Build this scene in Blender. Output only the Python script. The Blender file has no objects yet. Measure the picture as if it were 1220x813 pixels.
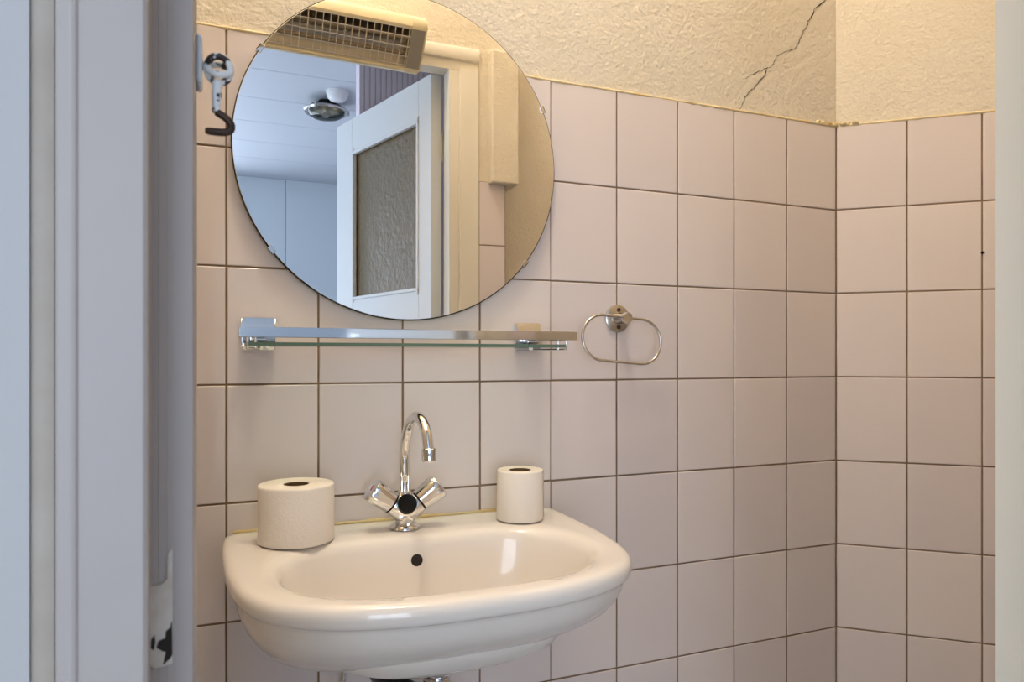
import bpy, bmesh, math, random
from mathutils import Vector, Matrix
from mathutils.bvhtree import BVHTree
random.seed(7)
PI = math.pi
sc = bpy.context.scene
COL = sc.collection

# ------------------------------------------------------------------ helpers
def lin(c):
    c /= 255.0
    return c / 12.92 if c <= 0.04045 else ((c + 0.055) / 1.055) ** 2.4
def rgb(r, g, b): return (lin(r), lin(g), lin(b), 1.0)

def mat(name, color, rough=0.5, metal=0.0, spec=0.5, coat=0.0, var=None, bump=None, trans=0.0, ior=1.45):
    """var=(colour2, scale, lo, hi) noise colour mix; bump=(kind, scale, strength, dist)"""
    m = bpy.data.materials.new(name); m.use_nodes = True
    nt = m.node_tree; b = nt.nodes['Principled BSDF']
    b.inputs['Base Color'].default_value = color
    b.inputs['Roughness'].default_value = rough
    b.inputs['Metallic'].default_value = metal
    b.inputs['IOR'].default_value = ior
    b.inputs['Specular IOR Level'].default_value = spec
    b.inputs['Coat Weight'].default_value = coat
    b.inputs['Transmission Weight'].default_value = trans
    tc = nt.nodes.new('ShaderNodeTexCoord')
    if var:
        n = nt.nodes.new('ShaderNodeTexNoise'); n.inputs['Scale'].default_value = var[1]; n.inputs['Detail'].default_value = 6
        nt.links.new(tc.outputs['Object'], n.inputs['Vector'])
        r = nt.nodes.new('ShaderNodeMapRange'); r.inputs[1].default_value = var[2]; r.inputs[2].default_value = var[3]
        nt.links.new(n.outputs['Fac'], r.inputs[0])
        mx = nt.nodes.new('ShaderNodeMix'); mx.data_type = 'RGBA'
        mx.inputs[6].default_value = color; mx.inputs[7].default_value = var[0]
        nt.links.new(r.outputs[0], mx.inputs[0]); nt.links.new(mx.outputs[2], b.inputs['Base Color'])
    if bump:
        kinds = bump if isinstance(bump, list) else [bump]
        prev = None
        for kind, scale, strength, dist in kinds:
            if kind == 'noise':
                t = nt.nodes.new('ShaderNodeTexNoise'); t.inputs['Detail'].default_value = 5; out = 'Fac'
            elif kind == 'vor':
                t = nt.nodes.new('ShaderNodeTexVoronoi'); t.feature = 'SMOOTH_F1'; out = 'Distance'
            t.inputs['Scale'].default_value = scale
            nt.links.new(tc.outputs['Object'], t.inputs['Vector'])
            bp = nt.nodes.new('ShaderNodeBump'); bp.inputs['Strength'].default_value = strength; bp.inputs['Distance'].default_value = dist
            nt.links.new(t.outputs[out], bp.inputs['Height'])
            if prev: nt.links.new(prev.outputs[0], bp.inputs['Normal'])
            prev = bp
        nt.links.new(prev.outputs[0], b.inputs['Normal'])
    return m

M = {}
def build_materials():
    M['plaster'] = mat('plaster', rgb(222, 211, 192), 0.85, spec=0.3, var=(rgb(216, 203, 180), 2.5, 0.4, 0.7),
                       bump=[('noise', 140, 0.5, 0.005), ('noise', 50, 0.45, 0.006)])
    # glazed tile with a small shade change from tile to tile
    m = mat('tile', rgb(222, 211, 206), 0.16, spec=0.5, bump=('noise', 9, 0.06, 0.004)); M['tile'] = m
    nt = m.node_tree; b = nt.nodes['Principled BSDF']
    at = nt.nodes.new('ShaderNodeAttribute'); at.attribute_name = 'shade'
    mx = nt.nodes.new('ShaderNodeMix'); mx.data_type = 'RGBA'
    mx.inputs[6].default_value = rgb(217, 205, 201); mx.inputs[7].default_value = rgb(227, 215, 209)
    nt.links.new(at.outputs['Fac'], mx.inputs[0]); nt.links.new(mx.outputs[2], b.inputs['Base Color'])
    M['grout'] = mat('grout', rgb(136, 112, 90), 0.9, var=(rgb(112, 90, 72), 14, 0.35, 0.7), bump=('noise', 300, 0.4, 0.001))
    M['caulk'] = mat('caulk', rgb(228, 208, 164), 0.6, var=(rgb(206, 174, 114), 25, 0.45, 0.7), bump=('noise', 60, 0.5, 0.002))
    M['seal'] = mat('seal', rgb(216, 192, 144), 0.5, var=(rgb(190, 158, 102), 12, 0.45, 0.7))
    M['crack'] = mat('crack', rgb(108, 82, 54), 0.95)
    M['mirror'] = mat('mirror', (0.93, 0.935, 0.93, 1), 0.0, metal=1.0)
    M['mirror_edge'] = mat('mirror_edge', rgb(70, 68, 58), 0.25, metal=0.6)
    M['chrome'] = mat('chrome', (0.78, 0.78, 0.79, 1), 0.07, metal=1.0, bump=('noise', 30, 0.02, 0.002))
    M['nickel'] = mat('nickel', (0.62, 0.59, 0.56, 1), 0.24, metal=1.0, bump=('noise', 80, 0.03, 0.002))
    M['ceramic'] = mat('ceramic', rgb(238, 229, 219), 0.12, spec=0.55, coat=0.3, bump=('noise', 5, 0.02, 0.004))
    M['black'] = mat('black', rgb(14, 12, 11), 0.42, spec=0.25)
    M['hole'] = mat('hole', rgb(30, 22, 16), 0.7)
    M['black_plastic'] = mat('black_plastic', rgb(22, 22, 24), 0.35)
    M['red'] = mat('red', rgb(190, 40, 36), 0.4)
    M['blue'] = mat('blue', rgb(40, 70, 170), 0.4)
    M['paper'] = mat('paper', rgb(238, 228, 216), 0.95, spec=0.1, bump=[('vor', 320, 0.25, 0.0012), ('noise', 60, 0.25, 0.002)])
    M['card'] = mat('card', rgb(120, 92, 62), 0.9)
    M['paint'] = mat('paint', rgb(174, 163, 156), 0.42, spec=0.4, var=(rgb(168, 157, 151), 5, 0.4, 0.7),
                     bump=[('noise', 26, 0.16, 0.003), ('noise', 140, 0.06, 0.001)])  # left jamb's copy of the frame paint, darkened against the strong daylight
    M['paint_lit'] = mat('paint_lit', rgb(224, 216, 200), 0.42, bump=('noise', 26, 0.12, 0.003))  # lighter warm copy of the frame paint; lamplight is put into the colour
    M['bare'] = mat('bare', rgb(204, 194, 184), 0.6, var=(rgb(190, 176, 160), 60, 0.45, 0.65), bump=('noise', 70, 0.4, 0.002))
    M['edge_strip'] = mat('edge_strip', rgb(178, 165, 151), 0.6, var=(rgb(168, 154, 140), 30, 0.4, 0.7))
    M['hook'] = mat('hook', rgb(226, 226, 224), 0.4, var=(rgb(44, 32, 26), 100, 0.55, 0.59), bump=('noise', 160, 0.3, 0.001))
    M['iron'] = mat('iron', rgb(56, 40, 34), 0.5, metal=0.4, var=(rgb(78, 56, 44), 120, 0.4, 0.7), bump=('noise', 200, 0.3, 0.001))
    M['enamel'] = mat('enamel', rgb(222, 208, 172), 0.35)
    M['heater_grey'] = mat('heater_grey', rgb(152, 146, 134), 0.4, metal=0.3)
    M['wire'] = mat('wire', (0.72, 0.67, 0.58, 1), 0.3, metal=1.0)
    M['reflector'] = mat('reflector', (0.62, 0.56, 0.47, 1), 0.32, metal=1.0)
    M['quartz'] = mat('quartz', rgb(150, 134, 112), 0.3)
    M['hall_white'] = mat('hall_white', rgb(208, 212, 220), 0.6, bump=('noise', 40, 0.05, 0.003))
    M['hall_plaster'] = mat('hall_plaster', rgb(180, 175, 172), 0.6, bump=('noise', 40, 0.05, 0.003))
    M['hall_wall'] = mat('hall_wall', rgb(216, 226, 232), 0.6)
    M['stripe'] = mat('stripe', rgb(228, 214, 222), 0.6, var=(rgb(220, 205, 214), 4, 0.4, 0.6))
    M['wood_floor'] = mat('wood_floor', rgb(140, 136, 134), 0.5, var=(rgb(118, 114, 112), 6, 0.4, 0.7))
    M['floor_tile'] = mat('floor_tile', rgb(170, 173, 182), 0.4, var=(rgb(156, 158, 168), 8, 0.4, 0.7))
    M['door_paint'] = mat('door_paint', rgb(228, 230, 232), 0.4)
    M['white_plastic'] = mat('white_plastic', rgb(235, 235, 235), 0.4)
    def pane(name, tint):          # thin clear glass: lets light straight through, reflects by Fresnel
        m = bpy.data.materials.new(name); m.use_nodes = True; nt = m.node_tree
        nt.nodes.remove(nt.nodes['Principled BSDF'])
        tr = nt.nodes.new('ShaderNodeBsdfTransparent'); tr.inputs[0].default_value = tint
        gl = nt.nodes.new('ShaderNodeBsdfGlossy'); gl.inputs['Roughness'].default_value = 0.02
        fr = nt.nodes.new('ShaderNodeFresnel'); fr.inputs[0].default_value = 1.5
        mx = nt.nodes.new('ShaderNodeMixShader')
        nt.links.new(fr.outputs[0], mx.inputs[0]); nt.links.new(tr.outputs[0], mx.inputs[1]); nt.links.new(gl.outputs[0], mx.inputs[2])
        nt.links.new(mx.outputs[0], nt.nodes['Material Output'].inputs[0])
        return m
    M['glass'] = pane('glass', (0.90, 0.97, 0.93, 1))
    M['glass_edge'] = mat('glass_edge', rgb(132, 158, 134), 0.15, trans=0.35, ior=1.3)
    M['clear_glass'] = pane('clear_glass', (0.93, 0.93, 0.90, 1))
    M['obscure'] = mat('obscure', rgb(122, 104, 72), 0.3, trans=0.10, spec=0.35, ior=1.45,
                       bump=[('noise', 55, 0.8, 0.006), ('noise', 18, 0.5, 0.006)])
    M['brass'] = mat('brass', (0.55, 0.47, 0.33, 1), 0.3, metal=1.0)
build_materials()

def obj(name, bm, material, parent=None, smooth=40, loc=None, rot=None, wn=False):
    bmesh.ops.recalc_face_normals(bm, faces=bm.faces[:])
    me = bpy.data.meshes.new(name); bm.to_mesh(me); bm.free()
    for m in (material if isinstance(material, (list, tuple)) else [material]): me.materials.append(M[m])
    if smooth is not None:
        for p in me.polygons: p.use_smooth = True
        me.set_sharp_from_angle(angle=math.radians(smooth))
    o = bpy.data.objects.new(name, me); COL.objects.link(o)
    if wn:
        w = o.modifiers.new('weighted_normal', 'WEIGHTED_NORMAL'); w.weight = 100; w.keep_sharp = True
    if parent: o.parent = parent
    if loc: o.location = loc
    if rot: o.rotation_euler = rot
    return o
def thing(name, label, cat, loc=(0, 0, 0), rot=(0, 0, 0), group=None):
    o = bpy.data.objects.new(name, None); COL.objects.link(o)
    o.location = loc; o.rotation_euler = rot; o.empty_display_size = 0.05
    o['label'] = label; o['category'] = cat
    if group: o['group'] = group
    return o
def structure(name, label, cat, loc=(0, 0, 0)):
    o = thing(name, label, cat, loc); o['kind'] = 'structure'; return o
def tag(o, label, cat, kind=None, group=None):
    o['label'] = label; o['category'] = cat
    if kind: o['kind'] = kind
    if group: o['group'] = group
    return o

def add_box(bm, a, b, bevel=0.0, seg=2, mtx=None, mi=0):
    x0, y0, z0 = (min(a[i], b[i]) for i in range(3)); x1, y1, z1 = (max(a[i], b[i]) for i in range(3))
    t = bmesh.new()
    vs = [t.verts.new(p) for p in ((x0,y0,z0),(x1,y0,z0),(x1,y1,z0),(x0,y1,z0),(x0,y0,z1),(x1,y0,z1),(x1,y1,z1),(x0,y1,z1))]
    for f in ((0,3,2,1),(4,5,6,7),(0,1,5,4),(1,2,6,5),(2,3,7,6),(3,0,4,7)): t.faces.new([vs[i] for i in f])
    if bevel > 0: bmesh.ops.bevel(t, geom=t.edges[:], offset=bevel, segments=seg, affect='EDGES', profile=0.5)
    merge(bm, t, mtx, mi)
def merge(bm, t, mtx=None, mi=0):
    if mtx is not None: t.transform(mtx)
    mp = {v: bm.verts.new(v.co) for v in t.verts}
    for f in t.faces:
        nf = bm.faces.new([mp[v] for v in f.verts]); nf.material_index = mi
    t.free()
def box(a, b, bevel=0.0, seg=2, mtx=None):
    bm = bmesh.new(); add_box(bm, a, b, bevel, seg, mtx); return bm
def add_tube(bm, pts, r, seg=14, cap=True, closed=False, mi=0):
    pts = [Vector(p) for p in pts]; n = len(pts)
    rad = r if isinstance(r, (list, tuple)) else [r] * n
    tang = []
    for i in range(n):
        a = pts[(i-1) % n] if closed or i > 0 else pts[i]; b = pts[(i+1) % n] if closed or i < n-1 else pts[i]
        tang.append((b - a).normalized())
    up = Vector((0, 0, 1)) if abs(tang[0].z) < 0.9 else Vector((1, 0, 0))
    nrm = (up - tang[0] * up.dot(tang[0])).normalized()
    rings = []
    for i in range(n):
        nrm = (nrm - tang[i] * nrm.dot(tang[i])).normalized()
        bn = tang[i].cross(nrm)
        rings.append([bm.verts.new(pts[i] + (nrm * math.cos(2*PI*k/seg) + bn * math.sin(2*PI*k/seg)) * rad[i]) for k in range(seg)])
    for i in range(n if closed else n - 1):
        A, B = rings[i], rings[(i+1) % n]
        off = 0
        if closed and i == n - 1:
            off = min(range(seg), key=lambda o: (A[0].co - B[o].co).length)
        for k in range(seg):
            f = bm.faces.new((A[k], A[(k+1) % seg], B[(k+1+off) % seg], B[(k+off) % seg])); f.material_index = mi
    if cap and not closed:
        bm.faces.new(rings[0][::-1]).material_index = mi; bm.faces.new(rings[-1]).material_index = mi
def tube(pts, r, seg=14, **k):
    bm = bmesh.new(); add_tube(bm, pts, r, seg, **k); return bm
def add_lathe(bm, prof, seg=48, mtx=None, mi=0, cap0=True, cap1=True):
    t = bmesh.new(); rings = []
    for r, z in prof:
        rings.append([t.verts.new((r*math.cos(2*PI*k/seg), r*math.sin(2*PI*k/seg), z)) for k in range(seg)])
    for A, B in zip(rings, rings[1:]):
        for k in range(seg): t.faces.new((A[k], A[(k+1) % seg], B[(k+1) % seg], B[k]))
    if cap0: t.faces.new(rings[0][::-1])
    if cap1: t.faces.new(rings[-1])
    merge(bm, t, mtx, mi)
def lathe(prof, seg=48, mtx=None, **k):
    bm = bmesh.new(); add_lathe(bm, prof, seg, mtx, **k); return bm
def add_prism(bm, poly, z0, z1, axis='z', mtx=None, mi=0):
    t = bmesh.new()
    def P(p, z): return (p[0], p[1], z) if axis == 'z' else (z, p[0], p[1])
    A = [t.verts.new(P(p, z0)) for p in poly]; B = [t.verts.new(P(p, z1)) for p in poly]
    n = len(poly)
    for i in range(n): t.faces.new((A[i], A[(i+1) % n], B[(i+1) % n], B[i]))
    t.faces.new(A[::-1]); t.faces.new(B)
    merge(bm, t, mtx, mi)
def prism(poly, z0, z1, axis='z', mtx=None):
    bm = bmesh.new(); add_prism(bm, poly, z0, z1, axis, mtx); return bm
def catmull(pts, n=8, closed=False):
    P = [Vector(p) for p in pts]; out = []; N = len(P)
    rng = range(N) if closed else range(N - 1)
    for i in rng:
        if closed: a, b, c, d = P[i-1], P[i], P[(i+1) % N], P[(i+2) % N]
        else: a, b, c, d = P[max(i-1, 0)], P[i], P[i+1], P[min(i+2, N-1)]
        for k in range(n):
            t = k / n
            out.append(0.5*((2*b) + (c-a)*t + (2*a-5*b+4*c-d)*t*t + (3*b-3*c+d-a)*t**3))
    if not closed: out.append(P[-1])
    return out
def look(axis_to):           # matrix whose local +Z points along axis_to
    return Vector((0, 0, 1)).rotation_difference(Vector(axis_to).normalized()).to_matrix().to_4x4()

# ------------------------------------------------------------------ dimensions
TW, TH = 0.15, 0.19885         # tile pitch
ZT = 1.68                      # top of the tiling
CEIL = 3.55
PHI = 0.846
YO = -0.950                     # hall face of the door wall
E2 = Vector((math.sin(PHI), -math.cos(PHI), 0))      # along the slanting wall
YF = -0.852                    # room face of the door wall
XL, XR = -1.3716, -0.7074       # door opening

# ------------------------------------------------------------------ toilet room shell
def tile_field(name, n0, n1, parent, mtx, x_extra=None):
    """tiles in local X(0..),Z with the glazed face on local y=0 looking to -y"""
    bm = bmesh.new(); lay = bm.faces.layers.float.new('shade_f')
    g = 0.0016
    rows = 9
    for r in range(rows):
        z1 = ZT - r*TH - (g if r else 0); z0 = max(0.0, ZT - (r+1)*TH + g)
        if z1 - z0 < 0.02: continue
        for n in range(n0, n1):
            x0, x1 = n*TW + g, (n+1)*TW - g
            t = bmesh.new(); b = 0.0013
            rx, rz = random.uniform(-1, 1)*0.0006, random.uniform(-1, 1)*0.0006
            off = random.uniform(0, 0.0004)
            def fy(x, z): return off + rx*((x-x0)/(x1-x0)-.5) + rz*((z-z0)/(z1-z0)-.5)
            c = [(x0, z0), (x1, z0), (x1, z1), (x0, z1)]
            ci = [(x0+b, z0+b), (x1-b, z0+b), (x1-b, z1-b), (x0+b, z1-b)]
            V0 = [t.verts.new((x, 0.008, z)) for x, z in c]
            V1 = [t.verts.new((x, fy(x, z) + 0.0010, z)) for x, z in c]
            V2 = [t.verts.new((x, fy(x, z) + 0.0001, z)) for x, z in ci]
            for A, B in ((V0, V1), (V1, V2)):
                for i in range(4): t.faces.new((A[i], A[(i+1) % 4], B[(i+1) % 4], B[i]))
            t.faces.new(V2)
            s = random.random()
            mp = {v: bm.verts.new(v.co) for v in t.verts}
            for f in t.faces:
                nf = bm.faces.new([mp[v] for v in f.verts]); nf[lay] = s
            t.free()
    bm.transform(mtx)
    o = obj(name, bm, 'tile', parent, smooth=None)
    me = o.data
    src = [d.value for d in me.attributes['shade_f'].data]
    a = me.attributes.new('shade', 'FLOAT', 'FACE')
    for i, v in enumerate(src): a.data[i].value = v
    gb = box((n0*TW, 0.0012, 0), (n1*TW, 0.0075, ZT - 0.0005)); gb.transform(mtx)
    obj('grout', gb, 'grout', parent, smooth=None)
    return o
I4 = Matrix.Identity(4)
def bead(pts, r, parent, name='caulk_bead', m='caulk'):
    P = []
    for a, b in zip(pts, pts[1:]):
        a, b = Vector(a), Vector(b); k = max(2, int((b-a).length/0.012))
        P += [a.lerp(b, i/k) for i in range(k)]
    P.append(Vector(pts[-1]))
    R = [r*random.uniform(0.7, 1.25) for _ in P]
    return obj(name, tube(P, R, 8), m, parent)

wb = structure('wall_back', 'tiled back wall with rough cream plaster above, behind the basin', 'wall')
obj('plaster', box((-1.85, 0.005, 0), (0.06, 0.12, CEIL)), 'plaster', wb, smooth=None)
tile_field('tiles', -12, 0, wb, I4)
bead([(-1.8, 0.002, ZT + 0.001), (0.0, 0.002, ZT + 0.001)], 0.0034, wb)
# crack in the plaster
def crack(pts, w):
    bm = bmesh.new(); P = [Vector((x, 0.0042, z)) for x, z in pts]
    Q = []
    for a, b in zip(P, P[1:]):
        for k in range(5):
            q = a.lerp(b, k/5); q.x += random.uniform(-.0022, .0022); q.z += random.uniform(-.0016, .0016); Q.append(q)
    Q.append(P[-1]); prev = None
    for i, q in enumerate(Q):
        ww = w*random.uniform(.5, 1.4)*(0.45 + 0.75*(1 - i/len(Q)))
        cur = (bm.verts.new(q + Vector((-ww, 0, ww*.6))), bm.verts.new(q + Vector((ww, 0, -ww*.6))))
        if prev: bm.faces.new((prev[0], prev[1], cur[1], cur[0]))
        prev = cur
    r = bmesh.ops.solidify(bm, geom=bm.faces[:], thickness=0.0012)
    return bm
def wallpt(px, py):            # measured photo point -> (x,z) on the back wall
    u, v = (px-610)/853.5, (py-426.8)/853.5
    c, s = math.cos(.387), math.sin(.387)
    dx, dy = s + c*u, c - s*u
    t = 1.2894/dy
    return (-1.3597 + dx*t, 1.1284 - v*t)
main = [(1010,-30),(999,-12),(986,-1),(972,9),(970,17),(964,24),(963,31),(959,35),(956,45),(949,57),(936,61),(927,66),(923,75),(917,80)]
cr = bmesh.new()
merge(cr, crack([wallpt(*p) for p in main], 0.0010))
merge(cr, crack([wallpt(*p) for p in [(917,80),(906,84),(897,88),(889,93)]], 0.0009))
merge(cr, crack([wallpt(*p) for p in [(915,82),(912,89),(903,101),(896,107),(889,114),(886,125),(882,131)]], 0.0009))
obj('crack', cr, 'crack', wb, smooth=None)

# slanting right wall
RZ = Matrix.Rotation(math.atan2(E2.y, E2.x), 4, 'Z')
wr = structure('wall_right', 'slanting right wall, tiled below and plastered above', 'wall')
bm = box((0.0, 0.005, 0), (1.5, 0.12, CEIL)); bm.transform(RZ); obj('plaster', bm, 'plaster', wr, smooth=None)
tile_field('tiles', 0, 9, wr, RZ)
bead([RZ @ Vector((0, .002, ZT+.001)), RZ @ Vector((1.35, .002, ZT+.001))], 0.0034, wr)
# crumbly filler on the ledge in the corner
bm = bmesh.new()
for i in range(26):
    t = random.uniform(-1, 1)
    base = Vector((-0.055*abs(t), -0.001, ZT+0.002)) if t < 0 else RZ @ Vector((0.05*t, -0.001, ZT+0.002))
    q = bmesh.ops.create_icosphere(bm, subdivisions=1, radius=random.uniform(.003, .0062))
    for v in q['verts']: v.co = Vector((v.co.x*1.5, v.co.y*.8, v.co.z*.8)) + base + Vector((0, .002, random.uniform(0, .005)))
obj('corner_filler', bm, 'caulk', wr)
# insect-like small nick in a joint of the slanting wall
bm = bmesh.new(); pnick = RZ @ Vector((0.3, -0.001, 1.365))
bmesh.ops.create_icosphere(bm, subdivisions=2, radius=0.0035, matrix=Matrix.Translation(pnick))
obj('chip', bm, 'hole', wr)

wl = tag(obj('wall_left', box((-1.92, 0.12, 0), (-1.80, YF, CEIL)), 'plaster', smooth=None), 'plastered left side wall of the toilet', 'wall', 'structure')
# front wall with the door opening
wf = structure('wall_front', 'cream plastered door wall seen in the mirror', 'wall')
bm = bmesh.new()
add_box(bm, (-1.92, YF+.004, 0), (-1.436, YO, CEIL))
add_box(bm, (-1.436, YF+.004, 2.088), (-0.525, YO, CEIL))
add_box(bm, (-0.613, YF+.004, 0), (-0.525, YO, 2.088))
add_box(bm, (-0.525, -0.945, 0), (1.35, -0.99, CEIL))
obj('plaster', bm, 'plaster', wf, smooth=None)
bm = bmesh.new()
for r in range(9):
    z1 = ZT - r*TH - .0016; z0 = max(0, ZT - (r+1)*TH + .0016)
    if z1 - z0 > .02: add_box(bm, (-0.611, YF, z0), (-0.526, YF+.0075, z1), 0.0012, 1)
obj('tiles', bm, 'tile', wf, smooth=None)
obj('grout', box((-0.612, YF-.002, 0), (-0.5245, YF+.0060, ZT)), 'grout', wf, smooth=None)
bm = box((-0.582, YF+.001, 1.672), (-0.490, YF+.040, 2.085), 0.006, 3)
add_box(bm, (-0.524, -0.94, 1.672), (-0.490, YF+.002, 2.085), 0.004, 2)
obj('pipe_boxing', bm, 'plaster', wf, wn=True)
tag(obj('floor', box((-1.92, .12, -.05), (1.4, YO, 0)), 'floor_tile', smooth=None), 'grey tiled toilet floor', 'floor', 'structure')
tag(obj('ceiling', box((-1.92, .12, CEIL), (1.4, YO, CEIL+.05)), 'hall_white', smooth=None), 'white toilet ceiling', 'ceiling', 'structure')

# ------------------------------------------------------------------ door frame and door
d1 = structure('door_1', 'white painted door frame with half-glazed door open to the hall', 'door')
HEAD = 2.018
left = [(XL, YF-.0006), (XL, -.9045), (-1.3722, -.9060), (-1.3808, -.9068), (-1.3820, -.9080), (-1.3831, -.9088), (-1.3834, -.9087), (-1.3837, -.9093), (-1.3866, -.9113), (-1.3869, -.9112), (-1.3874, -.9119),
        (-1.3894, -.9136), (-1.3899, -.9155), (-1.3880, -.9465), (-1.3884, -.9490), (-1.3900, -.9502), (-1.4135, -.9503), (-1.4145, -.9512), (-1.4158, -.9514), (-1.4170, -.9505),
        (-1.4205, -.9503), (-1.4218, -.9490), (-1.4225, -.9460), (-1.436, -.9460), (-1.436, YF-.0006)]
obj('jamb', prism(left, 0, 2.088), 'paint', d1, smooth=30)
strip = [(-1.4222, -.9465), (-1.4222, -.9492), (-1.4250, -.9502), (-1.4300, -.9502), (-1.4300, -.9465)]
obj('edge_strip', prism(strip, 0, 2.088), 'edge_strip', d1, smooth=30)
right = [(XR, YF-.0006), (XR, -.9060), (-.6975, -.9065), (-.6965, -.946), (-.692, -.950), (-.613, -.950), (-.613, YF-.0006)]
obj('jamb', prism(right, 0, 2.088), 'paint_lit', d1, smooth=30)
arch = [(-.6765, YF-.001), (-.6765, YF+.008), (-.6735, YF+.0105), (-.618, YF+.0105), (-.6125, YF+.007), (-.6125, YF-.001)]
obj('architrave', prism(arch, 0, 2.02), 'paint_lit', d1, smooth=30)
head = [(YF, HEAD), (YF, HEAD+.028), (YF+.009, HEAD+.031), (YF+.0105, HEAD+.034), (YF+.0105, 2.082), (YF+.008, 2.088), (-.950, 2.088), (-.950, 2.038), (-.9065, 2.038), (-.9065, HEAD)]
obj('head', prism(head, XL-.03, -.6126, axis='x'), 'paint_lit', d1, smooth=30)
# worn patch at the latch: bare paint with a dark torn hole
PA, PB = Vector((-1.3812, -.9082)), Vector((-1.3906, -.9156))
PN = Vector((-(PB-PA).y, (PB-PA).x)).normalized()
if PN.x < 0: PN = -PN
def patch(name, pts, lift, m, parent):
    bm = bmesh.new()
    vs = [bm.verts.new((x + PN.x*lift, y + PN.y*lift, z)) for x, y, z in pts]
    f = bm.faces.new(vs); e = bmesh.ops.extrude_face_region(bm, geom=[f])
    for v in e['geom']:
        if isinstance(v, bmesh.types.BMVert): v.co.x -= PN.x*.003; v.co.y -= PN.y*.003
    return obj(name, bm, m, parent, smooth=None)
def q(fr, py):                 # fr 0 = at the stop, 1 = front edge of the frame
    p = PA.lerp(PB, fr); c, s = math.cos(.387), math.sin(.387)
    fw = s*(p.x + 1.3597) + c*(p.y + 1.2894)
    return (p.x, p.y, 1.1284 - (py - 426.8)/853.5*fw)
sp = patch('worn_patch', [q(0, 655), q(.18, 660), q(.22, 690), q(.5, 697), q(1.02, 699), q(1.04, 745), q(1.0, 790), q(.8, 797), q(.4, 794), q(0, 790)], 0.0006, 'bare', d1)
patch('torn_hole', [q(.05, 741), q(.12, 748), q(.30, 752), q(.33, 760), q(.62, 764), q(.70, 772), q(.45, 776), q(.30, 777), q(.42, 792), q(.12, 784), q(.03, 780)], 0.0010, 'hole', sp)
patch('torn_hole', [q(.80, 757), q(.92, 762), q(.94, 772), q(.84, 775), q(.76, 765)], 0.0010, 'hole', sp)

# the door leaf, hung on the right jamb and swung out into the hall
hinge = Vector((-0.741, -.938, 0)); free = Vector((-0.937, -1.589, 0))
ld = (free - hinge).normalized()
ang = math.atan2(ld.y, ld.x)
LM = Matrix.Translation(hinge) @ Matrix.Rotation(ang, 4, 'Z')   # local x along leaf, local y: -=room face side
W = (free - hinge).length
def on_leaf(px):               # distance along leaf for a measured mirror column
    u = (px-610)/853.5; c, s = math.cos(.387), math.sin(.387)
    dx, dy = s + c*u, c - s*u
    # (-1.3597+dx t, 1.2894-dy t) = hinge + ld*s
    a11, a12, a21, a22 = dx, -ld.x, -dy, -ld.y
    b1, b2 = hinge.x + 1.3597, hinge.y - 1.2894
    det = a11*a22 - a12*a21
    return (a11*b2 - a21*b1)/det
g0, g1 = on_leaf(496), on_leaf(418)
gz0, gz1, DT = 1.348, 1.902, 2.03
lf = bmesh.new(); th = 0.04
n_side = 1.0
def lb(a, b, bev=.0015): add_box(lf, a, b, bev, 1)
lb((0, 0, .01), (g0, th, DT)); lb((g1, 0, .01), (W, th, DT))
lb((g0, 0, gz1), (g1, th, DT)); lb((g0, 0, .95), (g1, th, gz0)); lb((g0, 0, .01), (g1, th, .22))
lb((g0, .012, .22), (g1, th-.012, .95))
# glazing bead
for a, b in (((g0, -.004, gz0-.012), (g0+.012, .012, gz1+.012)), ((g1-.012, -.004, gz0-.012), (g1, .012, gz1+.012)),
             ((g0, -.004, gz0-.002), (g1, .012, gz0+.010)), ((g0, -.004, gz1-.010), (g1, .012, gz1+.002))):
    lb(a, b, .002)
# room face must look away from the hinge wall: leaf thickness grows to the +x side
side = Matrix.Rotation(0, 4, 'Z')
nrm = Vector((-ld.y, ld.x, 0))
if nrm.x < 0: LM = LM @ Matrix.Scale(-1, 4, (0, 1, 0))
lf.transform(LM); leaf = obj('door_leaf', lf, 'door_paint', d1, smooth=30)
gp = box((g0, .015, gz0), (g1, .022, gz1)); gp.transform(LM); obj('glass_pane', gp, 'obscure', leaf, smooth=None)
hb = bmesh.new()
add_box(hb, (W-.09, -.006, 1.00), (W-.05, .001, 1.20), .002, 2)
add_tube(hb, [(W-.07, -.003, 1.12), (W-.07, -.045, 1.12), (W-.075, -.05, 1.12), (W-.18, -.05, 1.12)], .008, 12)
hb.transform(LM); obj('door_handle', hb, 'chrome', leaf)
for z in (.35, 1.76):
    hb = tube([(-0.7015, -.956, z), (-0.7015, -.956, z+.09)], .0055, 12)
    obj('hinge', hb, 'paint_lit', d1)

# ------------------------------------------------------------------ hall behind the camera (seen in the mirror)
HC = 2.5
bm = bmesh.new()
y = -1.15
k = 0
ys = [-.955, -1.53, -1.93] + [-2.34 - .403*i for i in range(7)]
for y0, y1 in zip(ys, ys[1:]):
    add_box(bm, (-2.8, y0-.0015, HC), (1.2, y1+.0015, HC+.02), .002, 1)
add_box(bm, (-2.8, YO, HC+.012), (1.2, ys[-1], HC+.03))
tag(obj('ceiling_hall', bm, 'hall_white', smooth=None), 'pale panelled hall ceiling seen in the mirror', 'ceiling', 'structure')
tag(obj('floor_hall', box((-2.8, YO, -.05), (1.2, -4.6, 0)), 'wood_floor', smooth=None), 'brown hall floor', 'floor', 'structure')
bm = bmesh.new()
xs = [-2.8] + [-0.893 + .6*i for i in range(-3, 4)]
for x0, x1 in zip(xs, xs[1:]): add_box(bm, (x0+.002, -4.5, 0), (x1-.002, -4.55, HC), .002, 1)
add_box(bm, (-2.8, -4.53, 0), (1.2, -4.6, HC))
tag(obj('wall_hall_far', bm, 'hall_wall', smooth=None), 'pale blue panelled far wall of the hall in the mirror', 'wall', 'structure')
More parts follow.
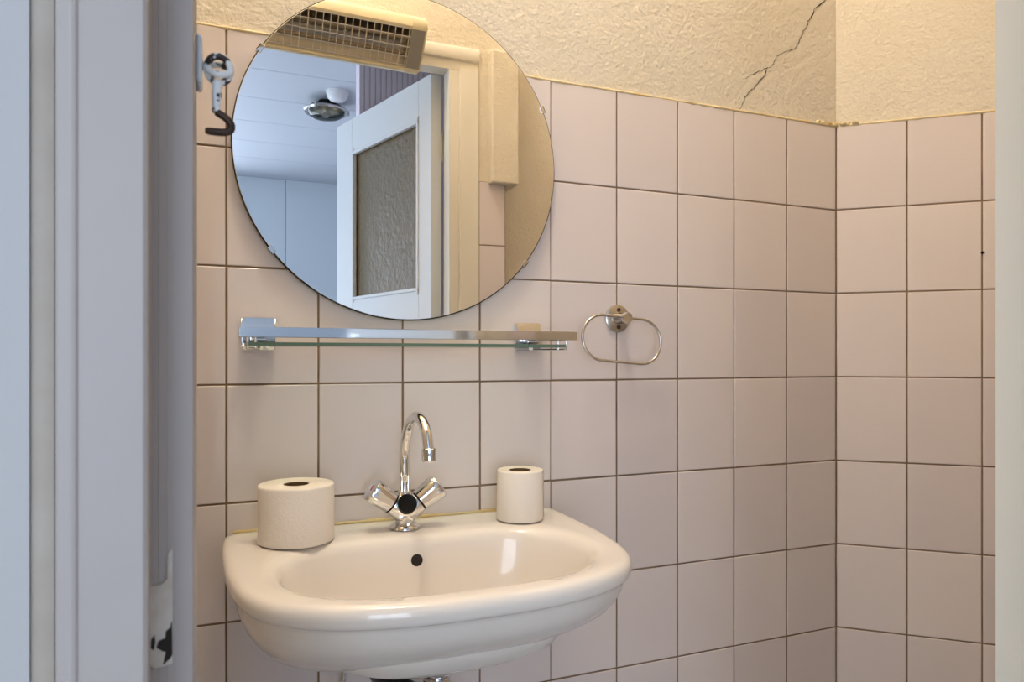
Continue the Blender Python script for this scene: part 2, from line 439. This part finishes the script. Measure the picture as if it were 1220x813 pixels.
# striped partition: vertical ribs
bm = bmesh.new(); prof = []
x = -0.776
while x < 0.9:
    prof += [(x, -2.0), (x+.0195, -2.0), (x+.0215, -2.006), (x+.0235, -2.006)]; x += .025
prof += [(x, -2.0), (x, -2.09), (-0.776, -2.09)]
t = bmesh.new()
add_prism(bm, prof[::-1], 0, HC)
tag(obj('wall_hall_striped', bm, 'stripe', smooth=None), 'mauve vertically ribbed hall partition seen above the door', 'wall', 'structure')
tag(obj('wall_hall_right', box((.9, -.99, 0), (1.0, -4.6, HC)), 'hall_white', smooth=None), 'white right side wall of the hall', 'wall', 'structure')
bm = bmesh.new()
add_box(bm, (-2.9, YO, 0), (-2.8, -1.25, HC)); add_box(bm, (-2.9, -3.25, 0), (-2.8, -4.6, HC))
add_box(bm, (-2.9, -1.25, 0), (-2.8, -3.25, .8)); add_box(bm, (-2.9, -1.25, 2.3), (-2.8, -3.25, HC))
tag(obj('wall_hall_left', bm, 'hall_white', smooth=None), 'white hall wall with an opening for the added window', 'wall', 'structure')
tag(obj('wall_hall_near', box((-2.9, -.9515, 0), (-1.4303, -.90, HC)), 'hall_plaster', smooth=None), 'white hall wall beside the toilet door', 'wall', 'structure')
bm = bmesh.new()
for a, b in (((-2.88, -1.25, .8), (-2.82, -1.31, 2.3)), ((-2.88, -3.19, .8), (-2.82, -3.25, 2.3)), ((-2.88, -2.22, .8), (-2.82, -2.28, 2.3)),
             ((-2.88, -1.25, .8), (-2.82, -3.25, .86)), ((-2.88, -1.25, 2.24), (-2.82, -3.25, 2.3))): add_box(bm, a, b, .004, 1)
tag(obj('added_window_1', bm, 'door_paint'), 'added white window frame around the hall side daylight', 'window', 'structure')  # unseen window, added and placed so daylight reaches the hall partition

bm = bmesh.new()
for x0, x1, z0, z1 in ((-2.79, -2.73, .05, 2.26), (-1.35, -1.29, .05, 2.26), (-2.07, -2.01, .05, 2.26), (-2.79, -1.29, .05, .12), (-2.79, -1.29, 2.19, 2.26), (-2.79, -1.29, .88, .94)):
    add_box(bm, (x0, -4.51, z0), (x1, -4.43, z1), .004, 1)
tag(obj('added_window_2', bm, 'door_paint'), 'added white frame around the far hall daylight panel', 'window', 'structure')  # frame added around the area light so it resembles a glazed door

# ceiling light and smoke detector of the hall
cl = thing('ceiling_light', 'round glass ceiling lamp with metal rim, reflected in the mirror', 'lamp', (-0.835, -2.66, HC))
obj('base_plate', lathe([(.04, 0), (.04, -.02), (.085, -.028), (.085, -.036)], 40), 'black', cl)
obj('rim', lathe([(.098, -.050), (.112, -.046), (.118, -.054), (.112, -.062), (.098, -.060)], 48, cap0=False, cap1=False), 'nickel', cl)
obj('glass_dish', lathe([(.10, -.056), (.092, -.072), (.07, -.086), (.035, -.094), (.004, -.096)], 48, cap0=False), 'clear_glass', cl)
obj('reflector_plate', lathe([(.098, -.050), (.06, -.044), (.02, -.044)], 40), 'brass', cl)
obj('bulb', lathe([(.012, -.044), (.014, -.055), (.024, -.066), (.024, -.074), (.014, -.084), (.003, -.087)], 24), 'white_plastic', cl)
for k in range(3):
    a = 2*PI*k/3 + .6
    obj('clip', box((-.006, .108, -.066), (.006, .122, -.04), .002, 1, Matrix.Rotation(a, 4, 'Z')), 'nickel', cl)
sd = thing('smoke_detector', 'small white round smoke detector beside the hall ceiling lamp', 'smoke detector', (-0.800, -2.50, HC))
obj('housing', lathe([(.052, 0), (.054, -.012), (.05, -.03), (.036, -.044), (.01, -.047)], 36), 'white_plastic', sd)
obj('mounting_ring', lathe([(.058, 0), (.058, -.008), (.05, -.010)], 36), 'white_plastic', sd)

# ------------------------------------------------------------------ infrared heater over the door
HT = thing('wall_heater', 'cream bar heater with wire guard above the door, reflected in the mirror', 'heater', (-1.143, YF+.012, 2.05), (0, math.radians(1.0), 0))
hx0, hx1 = -.30, .290
def hp(y, z): return (y - (-.836+.012), z - 2.05)
sec = [hp(-.822, 2.117), hp(-.735, 2.115), hp(-.722, 2.109), hp(-.716, 2.098), hp(-.717, 2.078), hp(-.7225, 2.072), hp(-.728, 2.080), hp(-.728, 2.098), hp(-.745, 2.104), hp(-.812, 2.106),
       hp(-.812, 1.995), hp(-.800, 1.994), hp(-.7985, 1.986), hp(-.806, 1.982), hp(-.822, 1.985)]
obj('housing', prism(sec, hx0, hx1, axis='x'), 'enamel', HT, smooth=35)
endsec = [hp(-.822, 2.117), hp(-.735, 2.115), hp(-.722, 2.109), hp(-.716, 2.098), hp(-.717, 2.076), hp(-.7985, 1.984), hp(-.806, 1.981), hp(-.822, 1.984)]
for a, b in ((hx0-.046, hx0), (hx1, hx1+.046)):
    bm = prism(endsec, a, b, axis='x')
    out = a if a < hx0 else b
    bmesh.ops.bevel(bm, geom=[e for e in bm.edges if abs(e.verts[0].co.x - out) < 1e-6 and abs(e.verts[1].co.x - out) < 1e-6], offset=.007, segments=4, affect='EDGES')
    end = obj('end_cap', bm, 'enamel', HT, smooth=40)
    F0, F1 = Vector(hp(-.7985, 1.984)), Vector(hp(-.717, 2.076)); fd = (F1-F0).normalized(); fo = Vector((fd.y, -fd.x))
    A = F0 + fd*.006; B = F1 - fd*.006
    plate = [A - fo*.001, A + fo*.0012, B + fo*.0012, B - fo*.001]
    bm = prism([(p.x, p.y) for p in plate], a + (.007 if a < hx0 else .0005), b - (.0005 if a < hx0 else .007), axis='x')
    obj('face_plate', bm, 'heater_grey', end, smooth=None)
# curved reflector
P0, P1 = Vector(hp(-.800, 1.992)), Vector(hp(-.724, 2.078))
fn = Vector((-(P1-P0).y, (P1-P0).x)).normalized()      # points back into housing
if fn.x > 0: fn = -fn
bm = bmesh.new(); ra = []
for i in range(17):
    t = i/16; p = P0.lerp(P1, t) + fn*(.03*math.sin(PI*t)**.7)
    ra.append((bm.verts.new((hx0, p.x, p.y)), bm.verts.new((hx1, p.x, p.y))))
for a, b in zip(ra, ra[1:]): bm.faces.new((a[0], a[1], b[1], b[0]))
bmesh.ops.solidify(bm, geom=bm.faces[:], thickness=.001)
obj('reflector', bm, 'reflector', HT)
for t in (.3, .68):
    p = P0.lerp(P1, t) + fn*.014
    obj('heating_element', tube([(hx0+.005, p.x, p.y), (hx1-.005, p.x, p.y)], .0055, 14), 'quartz', HT)
bm = bmesh.new()
for t in (.06, .29, .53, .77, .96):
    p = P0.lerp(P1, t) - fn*(.002 + .006*math.sin(PI*t)); add_tube(bm, [(hx0, p.x, p.y), (hx1, p.x, p.y)], .0017, 8)
nb = 30
for i in range(nb):
    x = hx0 + .006 + (hx1-hx0-.012)*i/(nb-1)
    pts = []
    for k in range(7):
        t = .03 + .95*k/6; p = P0.lerp(P1, t) - fn*(.0035 + .006*math.sin(PI*t)); pts.append((x, p.x, p.y))
    add_tube(bm, pts, .0014, 6)
obj('wire_guard', bm, 'wire', HT)

# ------------------------------------------------------------------ round mirror
MC = (-1.0463, -0.010, 1.4932); MR = 0.297
mr = thing('wall_mirror', 'large round frameless mirror clipped to the tiles above the basin', 'mirror', MC)
RX = Matrix.Rotation(PI/2, 4, 'X')          # local z -> -y
obj('glass', lathe([(MR-.0022, .0049), (MR-.0026, .005), (.0005, .005)], 160, RX, cap0=False), 'mirror', mr, smooth=None)
obj('edge', lathe([(MR-.0022, .0048), (MR, .003), (MR, -.0005), (MR-.004, -.001)], 160, RX, cap0=False), 'mirror_edge', mr, smooth=60)
obj('backing', lathe([(MR-.02, -.0005), (MR-.02, -.009)], 96, RX), 'mirror_edge', mr)
for a in (148, 218, 322, 24):
    ca, sa = math.cos(math.radians(a)), math.sin(math.radians(a))
    mtx = Matrix.Translation((ca*MR, 0, sa*MR)) @ Matrix.Rotation(-math.radians(a), 4, 'Y')
    bm = bmesh.new()
    add_box(bm, (-.006, -.0072, -.007), (.003, -.0052, .007), .0008, 2, mtx)
    add_box(bm, (.0006, -.0072, -.007), (.003, .009, .007), .0008, 2, mtx)
    obj('clip', bm, 'chrome', mr, wn=True)

# ------------------------------------------------------------------ glass shelf
SX0, SX1, SY = -1.334, -0.762, -0.132
sh = thing('glass_shelf', 'narrow glass shelf with flat chrome rail under the mirror', 'shelf', (-1.05, 0, 1.15))
def S(x, y, z): return (x + 1.05, y, z - 1.15)
obj('glass_plate', box(S(SX0+.010, SY+.0042, 1.1472), S(SX1-.018, -.012, 1.1528), .0008, 1), 'glass', sh, smooth=None)
obj('polished_edge', box(S(SX0+.010, SY+.0030, 1.1472), S(SX1-.018, SY+.0040, 1.1528)), 'glass_edge', sh, smooth=None)
bm = bmesh.new()
add_box(bm, S(SX0, SY-.004, 1.160), S(SX1, SY+.003, 1.176), .0012, 2)
add_box(bm, S(SX0, SY+.003, 1.160), S(SX0+.006, -.028, 1.176), .0012, 2)
add_box(bm, S(SX1-.006, SY+.003, 1.160), S(SX1, -.028, 1.176), .0012, 2)
obj('rail', bm, 'chrome', sh, wn=True)
for xc, sgn in ((-1.300, 1), (-0.806, -1)):
    bm = bmesh.new()
    prof = [(-.002, 1.142), (-.010, 1.142), (-.018, 1.150), (-.020, 1.178), (-.014, 1.196), (-.002, 1.197)]
    t = prism([(y, z-1.15) for y, z in prof], xc+1.05-.027, xc+1.05+.027, axis='x')
    bmesh.ops.bevel(t, geom=t.edges[:], offset=.0022, segments=2, affect='EDGES')
    merge(bm, t)
    xe = SX0+.003 if sgn > 0 else SX1-.003
    add_box(bm, S(min(xe, xc), -.034, 1.163), S(max(xe, xc), -.018, 1.173), .0012, 2)
    add_box(bm, S(xc-.012, -.040, 1.156), S(xc+.012, -.010, 1.166), .002, 2)
    br = obj('wall_bracket', bm, 'chrome', sh, wn=True)
    xw = xc + sgn*-.010 if sgn < 0 else xc + .004
    # wire carrier under the glass with small pins
    xo = SX0+.013 if sgn > 0 else SX1-.020
    bm = bmesh.new()
    add_tube(bm, catmull([S(xc, -.022, 1.156), S(xc, -.026, 1.146), S(xc, -.034, 1.1435), S(xc+ (xo-xc)*.45, -.075, 1.1435), S(xo, SY+.012, 1.1435), S(xo, SY+.003, 1.146), S(xo, SY+.0005, 1.161)], 6), .0021, 10)
    add_tube(bm, [S(xo - sgn*-.012, SY+.010, 1.1435), S(xo - sgn*-.012, SY+.010, 1.1605)], .0019, 10)
    obj('glass_carrier', bm, 'chrome', sh)
    obj('rubber_pad', lathe([(.004, 0), (.004, .004), (.003, .005)], 16, Matrix.Translation(S(xc+.01*sgn, -.05, 1.1435))), 'white_plastic', sh)

# ------------------------------------------------------------------ towel ring
TRX, TRZ = -0.600, 1.2098
tr = thing('towel_ring', 'oval brushed metal towel ring on a round rosette right of the shelf', 'towel ring', (TRX, 0, TRZ))
obj('rosette', lathe([(.0285, -.0005), (.029, .001), (.0285, .0035), (.026, .0052), (.0005, .0056)], 48, RX), 'nickel', tr)
obj('post', lathe([(.012, .005), (.0115, .012), (.0105, .030), (.0115, .034), (.0115, .042), (.010, .0445), (.001, .045)], 32, RX @ Matrix.Translation((0, 0, 0))), 'nickel', tr)
for dz in (.018, -.018):
    bm = lathe([(.0042, .0052), (.0042, .0066), (.0030, .0074), (.0005, .0076)], 20, Matrix.Translation((0.001, 0, dz)) @ RX)
    add_box(bm, (-.0028+.001, -.0082, dz-.0005), (.0028+.001, -.0068, dz+.0005), mi=0)
    obj('screw', bm, ['iron'], tr)
hw, hh, rc = .0905, .0455, .0455
pts = []
for i in range(21):
    a = PI/2 + PI*i/20; pts.append((-hw+rc + rc*math.cos(a), rc*math.sin(a)))
for i in range(1, 8): pts.append((-hw+rc + (2*hw-2*rc)*i/8, -rc))
for i in range(21):
    a = -PI/2 + PI*i/20; pts.append((hw-rc + rc*math.cos(a), rc*math.sin(a)))
for i in range(1, 8): pts.append((hw-rc - (2*hw-2*rc)*i/8, rc))
ra = math.radians(-4.5)
ring = [(p[0]*math.cos(ra) - p[1]*math.sin(ra) - .011, -.037 + .006*(p[1]-.045)/.09, p[0]*math.sin(ra) + p[1]*math.cos(ra) - .0445) for p in pts]
obj('ring', tube(ring, .0030, 14, closed=True), 'nickel', tr)

# ------------------------------------------------------------------ wash basin
XC, RIM = -1.055, 0.836
def sym(h): return h + [(-x, y) for x, y in reversed(h) if abs(x) > 1e-6]
outer = catmull([(x, y, 0) for x, y in sym([(0, -.466), (.075, -.463), (.145, -.450), (.207, -.424), (.255, -.382), (.283, -.318), (.297, -.23), (.302, -.12), (.302, -.04), (.299, -.012), (.285, -.001), (.22, 0), (.11, 0), (0, 0)])][:], 6, True)
inner = catmull([(x, y, 0) for x, y in sym([(0, -.424), (.09, -.418), (.16, -.398), (.205, -.362), (.231, -.312), (.236, -.255), (.222, -.200), (.19, -.160), (.14, -.142), (.07, -.136), (0, -.135)])], 6, True)
CC = Vector((0, -.27, 0))
NS = 144
def radial(poly, th):
    d = Vector((math.cos(th), math.sin(th), 0)); best = 0
    for a, b in zip(poly, poly[1:] + poly[:1]):
        a, b = a - CC, b - CC; e = b - a
        det = d.x*(-e.y) + d.y*e.x
        if abs(det) < 1e-12: continue
        t = (a.x*(-e.y) + a.y*e.x)/det; s = (d.x*a.y - d.y*a.x)/det
        if -1e-6 <= s <= 1 + 1e-6 and t > best: best = t
    return best
TH_ = [2*PI*k/NS for k in range(NS)]
RO = [radial(outer, t) for t in TH_]; RI = [radial(inner, t) for t in TH_]
def ringO(inset, z, scale=1.0, cy=None):
    out = []
    for t, r in zip(TH_, RO):
        d = Vector((math.cos(t), math.sin(t), 0)); p = CC + d*(r - inset)*scale
        if cy is not None: p.y = p.y + cy
        out.append((p.x, min(p.y, -.0015), z))
    return out
def ringI(scale, z, grow=0.0, cy=0.0):
    out = []
    for t, r in zip(TH_, RI):
        d = Vector((math.cos(t), math.sin(t), 0)); p = CC + d*(r*scale + grow); out.append((p.x, p.y + cy, z))
    return out
def mixr(A, B, f): return [tuple(a[i]*(1-f) + b[i]*f for i in range(3)) for a, b in zip(A, B)]
L = []
L.append(ringI(.06, .688)); L.append(ringI(.20, .690)); L.append(ringI(.42, .694)); L.append(ringI(.60, .701)); L.append(ringI(.74, .715)); L.append(ringI(.83, .738))
L.append(ringI(.895, .768)); L.append(ringI(.935, .797)); L.append(ringI(.962, .818)); L.append(ringI(.985, .829)); L.append(ringI(1.0, .8335, .006)); 
top_in = ringI(1.0, .8355, .016); top_out = ringO(.030, RIM)
L.append(top_in); L.append(mixr(top_in, top_out, .35)); L.append(mixr(top_in, top_out, .7)); L.append(top_out)
L.append(ringO(.016, RIM+.0003)); L.append(ringO(.008, RIM-.0015)); L.append(ringO(.003, RIM-.005)); L.append(ringO(.0008, RIM-.010)); L.append(ringO(0, RIM-.015)); L.append(ringO(.0008, RIM-.022)); L.append(ringO(.0028, RIM-.0265)); L.append(ringO(.0062, RIM-.0285))
L.append(ringO(.0085, RIM-.0300)); L.append(ringO(.011, RIM-.036))
def under(s, z):
    out = []
    for t, r in zip(TH_, RO):
        d = Vector((math.cos(t), math.sin(t), 0)); p = CC + Vector((0, .15*(1-s), 0)) + Vector((d.x*s**(.49 + .10*d.x), d.y*s, 0))*(r - .011)
        out.append((p.x, min(p.y, -.0015), z))
    return out
for s, z in ((.985, .787), (.955, .772), (.91, .757), (.84, .741), (.75, .724), (.65, .709), (.54, .696), (.43, .685), (.32, .677), (.22, .674)): L.append(under(s, z))
bm = bmesh.new()
RV = [[bm.verts.new((p[0] + XC, p[1], p[2])) for p in ring_] for ring_ in L]
for A, B in zip(RV, RV[1:]):
    for k in range(NS): bm.faces.new((A[k], A[(k+1) % NS], B[(k+1) % NS], B[k]))
bm.faces.new(RV[0][::-1]); bm.faces.new(RV[-1])
bmesh.ops.recalc_face_normals(bm, faces=bm.faces[:])
bvh = BVHTree.FromBMesh(bm)
bas = thing('wash_basin', 'white ceramic wash basin fixed to the tiled wall', 'basin', (0, 0, 0))
obj('bowl', bm, 'ceramic', bas, smooth=60)
# outlet boss under the bowl
obj('outlet_boss', lathe([(.066, .685), (.062, .669), (.054, .660), (.043, .6545), (.030, .6525)], 48, Matrix.Translation((XC+.01, -.20, 0))), 'ceramic', bas, smooth=60)
hit = bvh.ray_cast(Vector((-1.061, -.30, .797)), Vector((0, 1, 0)))
hn = hit[1]
if hn.y > 0: hn = -hn
HM = Matrix.Translation(hit[0]) @ look(hn)
obj('overflow_hole', lathe([(.0098, -.004), (.0098, .0006), (.0085, .0010), (.0005, .0010)], 32, HM), 'hole', bas)
obj('drain', lathe([(.031, .686), (.032, .691), (.028, .693), (.018, .6915), (.004, .6915)], 40, Matrix.Translation((XC, -.27, 0))), 'chrome', bas)
bead([(XC-.285, -.003, RIM), (XC+.285, -.003, RIM)], .0032, bas, 'wall_seal', 'seal')

# ------------------------------------------------------------------ mixer tap
TX, TY = -1.066, -.080
tp = thing('mixer_tap', 'chrome two-handle swan-neck mixer tap on the basin deck', 'tap', (TX, TY, RIM))
obj('base_ring', lathe([(.0265, .0012), (.0265, .003), (.0235, .007), (.018, .0105), (.014, .012)], 40), 'chrome', tp)
# body: two slanting arms merging into a drum
bm = bmesh.new()
bodyc = Vector((0, -.004, .036))
add_lathe(bm, [(.016, .008), (.0175, .014), (.0215, .022), (.0245, .032), (.0245, .042), (.021, .050), (.013, .055), (.0115, .062)], 40, Matrix.Translation((0, -.002, 0)))
for s in (-1, 1):
    dirv = Vector((s*.80, -.05, .60)).normalized()
    add_lathe(bm, [(.0205, -.012), (.0205, .014), (.0195, .026), (.0185, .029)], 36, Matrix.Translation(bodyc + Vector((0, 0, -.008))) @ look(dirv))
obj('body', bm, 'chrome', tp, smooth=50)
for s in (-1, 1):
    dirv = Vector((s*.80, -.05, .60)).normalized()
    mtx = Matrix.Translation(bodyc + Vector((0, 0, -.008)) + dirv*.031) @ look(dirv)
    t = bmesh.new(); seg = 48; rings = []
    for r, z in [(.0165, 0), (.0190, .0015), (.0200, .012), (.0214, .028), (.0222, .039), (.0205, .0425), (.016, .0442), (.008, .0448)]:
        ring_ = []
        for k in range(seg):
            a = 2*PI*k/seg
            rr = r*(1 - .085*max(0, math.cos(4*a))**2 * min(1, z/.006 if z > 0 else 0))
            ring_.append(t.verts.new((rr*math.cos(a), rr*math.sin(a), z)))
        rings.append(ring_)
    for A, B in zip(rings, rings[1:]):
        for k in range(seg): t.faces.new((A[k], A[(k+1) % seg], B[(k+1) % seg], B[k]))
    t.faces.new(rings[0][::-1]); t.faces.new(rings[-1])
    t.transform(mtx)
    h = obj('handle', t, 'chrome', tp, smooth=35)
    h['label'] = 'left chrome handle with red mark' if s < 0 else 'right chrome handle'
    ind = box((-.0055, -.0022, .0432), (.0055, .0022, .0452), .0006, 1, mtx @ Matrix.Rotation(0.5, 4, 'Z') @ Matrix.Translation((.0, -.006 , 0)))
    obj('indicator', ind, 'red' if s < 0 else 'blue', h)
    obj('gasket', lathe([(.0172, -.0022), (.0172, .0004)], 32, mtx), 'black', tp)
# dark round cover on the front of the body
fdir = Vector((.02, -.90, .42)).normalized()
obj('front_cap', lathe([(.0165, .018), (.0165, .0275), (.0152, .0290), (.0120, .0282), (.0005, .0276)], 40, Matrix.Translation((-.002, -.002, .036)) @ look(fdir)), 'black', tp)
# swan neck
neck = catmull([(0, 0, .055), (0, 0, .085), (-.001, -.001, .110), (-.0012, -.004, .135), (0, -.014, .160), (.001, -.030, .180), (.003, -.052, .1935), (.0045, -.075, .196), (.006, -.098, .189), (.007, -.115, .174), (.0075, -.123, .156), (.0078, -.1255, .148)], 6)
obj('spout_collar', lathe([(.0128, .053), (.0128, .061), (.0112, .064)], 32), 'chrome', tp)
obj('spout', tube(neck, [.0079 if p.z < .088 else .0087 for p in neck], 20), 'chrome', tp, smooth=60)
obj('aerator', lathe([(.0098, .0), (.0112, .0015), (.0115, .012), (.0118, .0135), (.0118, .0185), (.0100, .0205)], 32, Matrix.Translation((.0082, -.1262, .131)) @ look((-.002, .06, 1))), 'chrome', tp)

# ------------------------------------------------------------------ toilet rolls
def toilet_roll(cx, cy, r, h, label, flap_a, flap_out):
    t = thing('toilet_paper_roll', label, 'toilet paper', (cx, cy, RIM + .0022), group='toilet paper rolls on the basin')
    rc_ = .0195
    bm = bmesh.new()
    prof = [(rc_, .001), (r-.002, 0), (r-.0004, .0008), (r, .003), (r-.0004, h*.5), (r-.0006, h-.003), (r-.0012, h-.0007), (r-.0026, h), (r*.75, h-.0006), (rc_+.006, h-.0002), (rc_, h-.0012)]
    seg = 96; rings = []
    for rr, z in prof:
        rings.append([bm.verts.new(((rr + .0006*math.sin(3*a+z*40)*(rr > rc_+.01))*math.cos(a), (rr + .0006*math.sin(3*a+z*40)*(rr > rc_+.01))*math.sin(a), z)) for a in [2*PI*k/seg for k in range(seg)]])
    for A, B in zip(rings, rings[1:] + rings[:1]):
        for k in range(seg): bm.faces.new((A[k], A[(k+1) % seg], B[(k+1) % seg], B[k]))
    obj('paper', bm, 'paper', t, smooth=50)
    obj('cardboard_core', lathe([(rc_+.0002, .001), (rc_+.0002, h-.001), (rc_-.0012, h-.001), (rc_-.0012, .001)], 48, cap0=False, cap1=False), 'card', t)
    # loose outer sheet end
    bm = bmesh.new(); prev = None
    for k in range(13):
        f = k/12; a = flap_a + .95*f; rr = r + .0004 + flap_out*f**1.5
        z0 = .0012
        cur = (bm.verts.new((rr*math.cos(a), rr*math.sin(a), z0)), bm.verts.new((rr*math.cos(a), rr*math.sin(a), h-.003-.002*f)))
        if prev: bm.faces.new((prev[0], prev[1], cur[1], cur[0]))
        prev = cur
    bmesh.ops.solidify(bm, geom=bm.faces[:], thickness=.0004)
    obj('loose_sheet', bm, 'paper', t, smooth=30)
    return t
toilet_roll(-1.2470, -.1015, .0590, .0905, 'fat white toilet roll on the left end of the basin', .3, .002)
toilet_roll(-0.8570, -.0940, .0425, .0890, 'slimmer white toilet roll on the right end of the basin', -.42, .013)

# ------------------------------------------------------------------ waste fittings below the basin
bt = thing('bottle_trap', 'chrome waste trap with black pipe under the basin', 'trap', (XC+.012, -.20, .496))
obj('tailpiece', lathe([(.0, .152), (.036, .1535), (.037, .149), (.030, .140), (.019, .136), (.016, .132), (.016, .06)], 40), 'chrome', bt)
obj('locking_nut', lathe([(.0205, .112), (.0225, .115), (.0225, .128), (.0205, .131)], 8, cap0=True), 'chrome', bt, smooth=20)
obj('cup', lathe([(.012, -.06), (.030, -.055), (.034, -.045), (.034, .05), (.031, .058), (.018, .062)], 40), 'chrome', bt)
obj('waste_pipe', tube(catmull([(-.030, .005, .10), (-.048, .012, .108), (-.064, .05, .112), (-.070, .11, .112), (-.072, .2335, .112)], 6), .0205, 20), 'black_plastic', bt)
av = thing('supply_hose', 'thin chrome water hose running up behind the basin', 'hose', (-1.172, 0, .30))
obj('hose', tube(catmull([(0, -.045, .02), (.002, -.05, .15), (.006, -.055, .28), (.012, -.058, .32), (.02, -.06, .345)], 8), .0052, 12), 'chrome', av)
obj('angle_valve', lathe([(.022, .0), (.022, .004), (.009, .008), (.009, .040), (.012, .042), (.012, .056)], 24, RX), 'chrome', av)

# ------------------------------------------------------------------ cabin hook on the left jamb
HZ, HY = 1.286, -0.868
hk = thing('cabin_hook', 'chipped white-painted hook and eye on the left door jamb', 'hook', (XL, HY, HZ)); hk.scale = (.88, .88, .88)
bm = box((-.0002, -.012, -.0135), (.0036, .010, .0155), .0022, 3)
obj('backplate', bm, 'door_paint', hk, wn=True)
bm = bmesh.new()
add_tube(bm, [(.002, .002, .002), (.0045, .001, .0015), (.0070, 0, .001)], [.0034, .0030, .0028], 12)
ec = Vector((.0130, .0, -.0005))
e = [ec + Vector((.0064*math.cos(2*PI*k/24), .0064*math.sin(2*PI*k/24)*.7, .0064*math.sin(2*PI*k/24)*.72)) for k in range(24)]
add_tube(bm, e, .0021, 10, closed=True)
obj('eye', bm, 'hook', hk)
bm = bmesh.new()
hc_ = Vector((.0128, -.001, -.001))
e = [hc_ + Vector((.0068*math.cos(2*PI*k/24), -.004*math.sin(2*PI*k/24), .0068*math.sin(2*PI*k/24))) for k in range(24)]
add_tube(bm, e, .0022, 10, closed=True)
sh_ = [p + Vector((-.0035, 0, 0)) for p in catmull([(.0155, -.001, -.0078), (.0152, -.001, -.013), (.0150, -.001, -.019), (.0148, -.001, -.0245), (.0150, -.001, -.0275)], 5)]
add_tube(bm, sh_, [.0022, .0026, .0030, .0031, .0030, .0028, .0027, .0030, .0031, .0029, .0027, .0026, .0026, .0025, .0024, .0024, .0024, .0024, .0024, .0024, .0024][:len(sh_)], 12)
hook_ = obj('hook', bm, 'hook', hk)
tip = [p + Vector((-.0035, 0, 0)) for p in catmull([(.0150, -.001, -.0272), (.0172, -.001, -.0285), (.0205, -.001, -.0305), (.0233, -.001, -.0340), (.0230, -.001, -.0375), (.0200, -.001, -.0392), (.0150, -.001, -.0396), (.0085, -.001, -.0394)], 5)]
obj('hook_tip', tube(tip, [.0024]*(len(tip)-3) + [.0023, .0020, .0014], 12), 'iron', hook_)

# ------------------------------------------------------------------ light
def light(name, kind, loc, energy, color, **k):
    l = bpy.data.lights.new(name, kind); l.energy = energy; l.color = color
    for a, b in k.items(): setattr(l, a, b)
    o = bpy.data.objects.new(name, l); COL.objects.link(o); o.location = loc
    return o
light('toilet_lamp', 'POINT', (-1.12, -.53, 3.30), 58, (1.0, .905, .77), shadow_soft_size=.09)
w = light('hall_side_daylight_fill', 'AREA', (-2.79, -2.25, 1.55), 26, (.70, .84, 1.0), shape='RECTANGLE', size=2.0, size_y=1.5)  # added source in the unseen side window, brightens hall walls and door
w.rotation_euler = (0, math.radians(-90), 0)
w = light('hall_far_daylight_fill', 'AREA', (-2.04, -4.46, 1.15), 62, (.74, .85, 1.0), shape='RECTANGLE', size=1.4, size_y=2.1)  # added area light, sends daylight onto the basin front and lower tiles
w.rotation_euler = (math.radians(90), 0, 0)
wd = bpy.data.worlds.new('world'); sc.world = wd; wd.use_nodes = True
bg = wd.node_tree.nodes['Background']; bg.inputs[0].default_value = (.6, .78, 1, 1); bg.inputs[1].default_value = .8

# ------------------------------------------------------------------ camera
cam = bpy.data.cameras.new('camera'); co = bpy.data.objects.new('camera', cam); COL.objects.link(co)
co.location = (-1.3597, -1.2894, 1.1284); co.rotation_euler = (PI/2, 0, -0.387)
cam.sensor_width = 36; cam.lens = 853.5/1220*36; cam.shift_y = 20.3/1220; cam.clip_start = .01
cam.dof.use_dof = True; cam.dof.focus_distance = 1.25; cam.dof.aperture_fstop = 18
sc.camera = co
vs = sc.view_settings
sc.display_settings.display_device = 'sRGB'
vs.view_transform = 'Standard'; vs.look = 'None'; vs.exposure = 0; vs.gamma = 1; vs.use_curve_mapping = False
sc.cycles.use_denoising = True
sc.cycles.max_bounces = 12
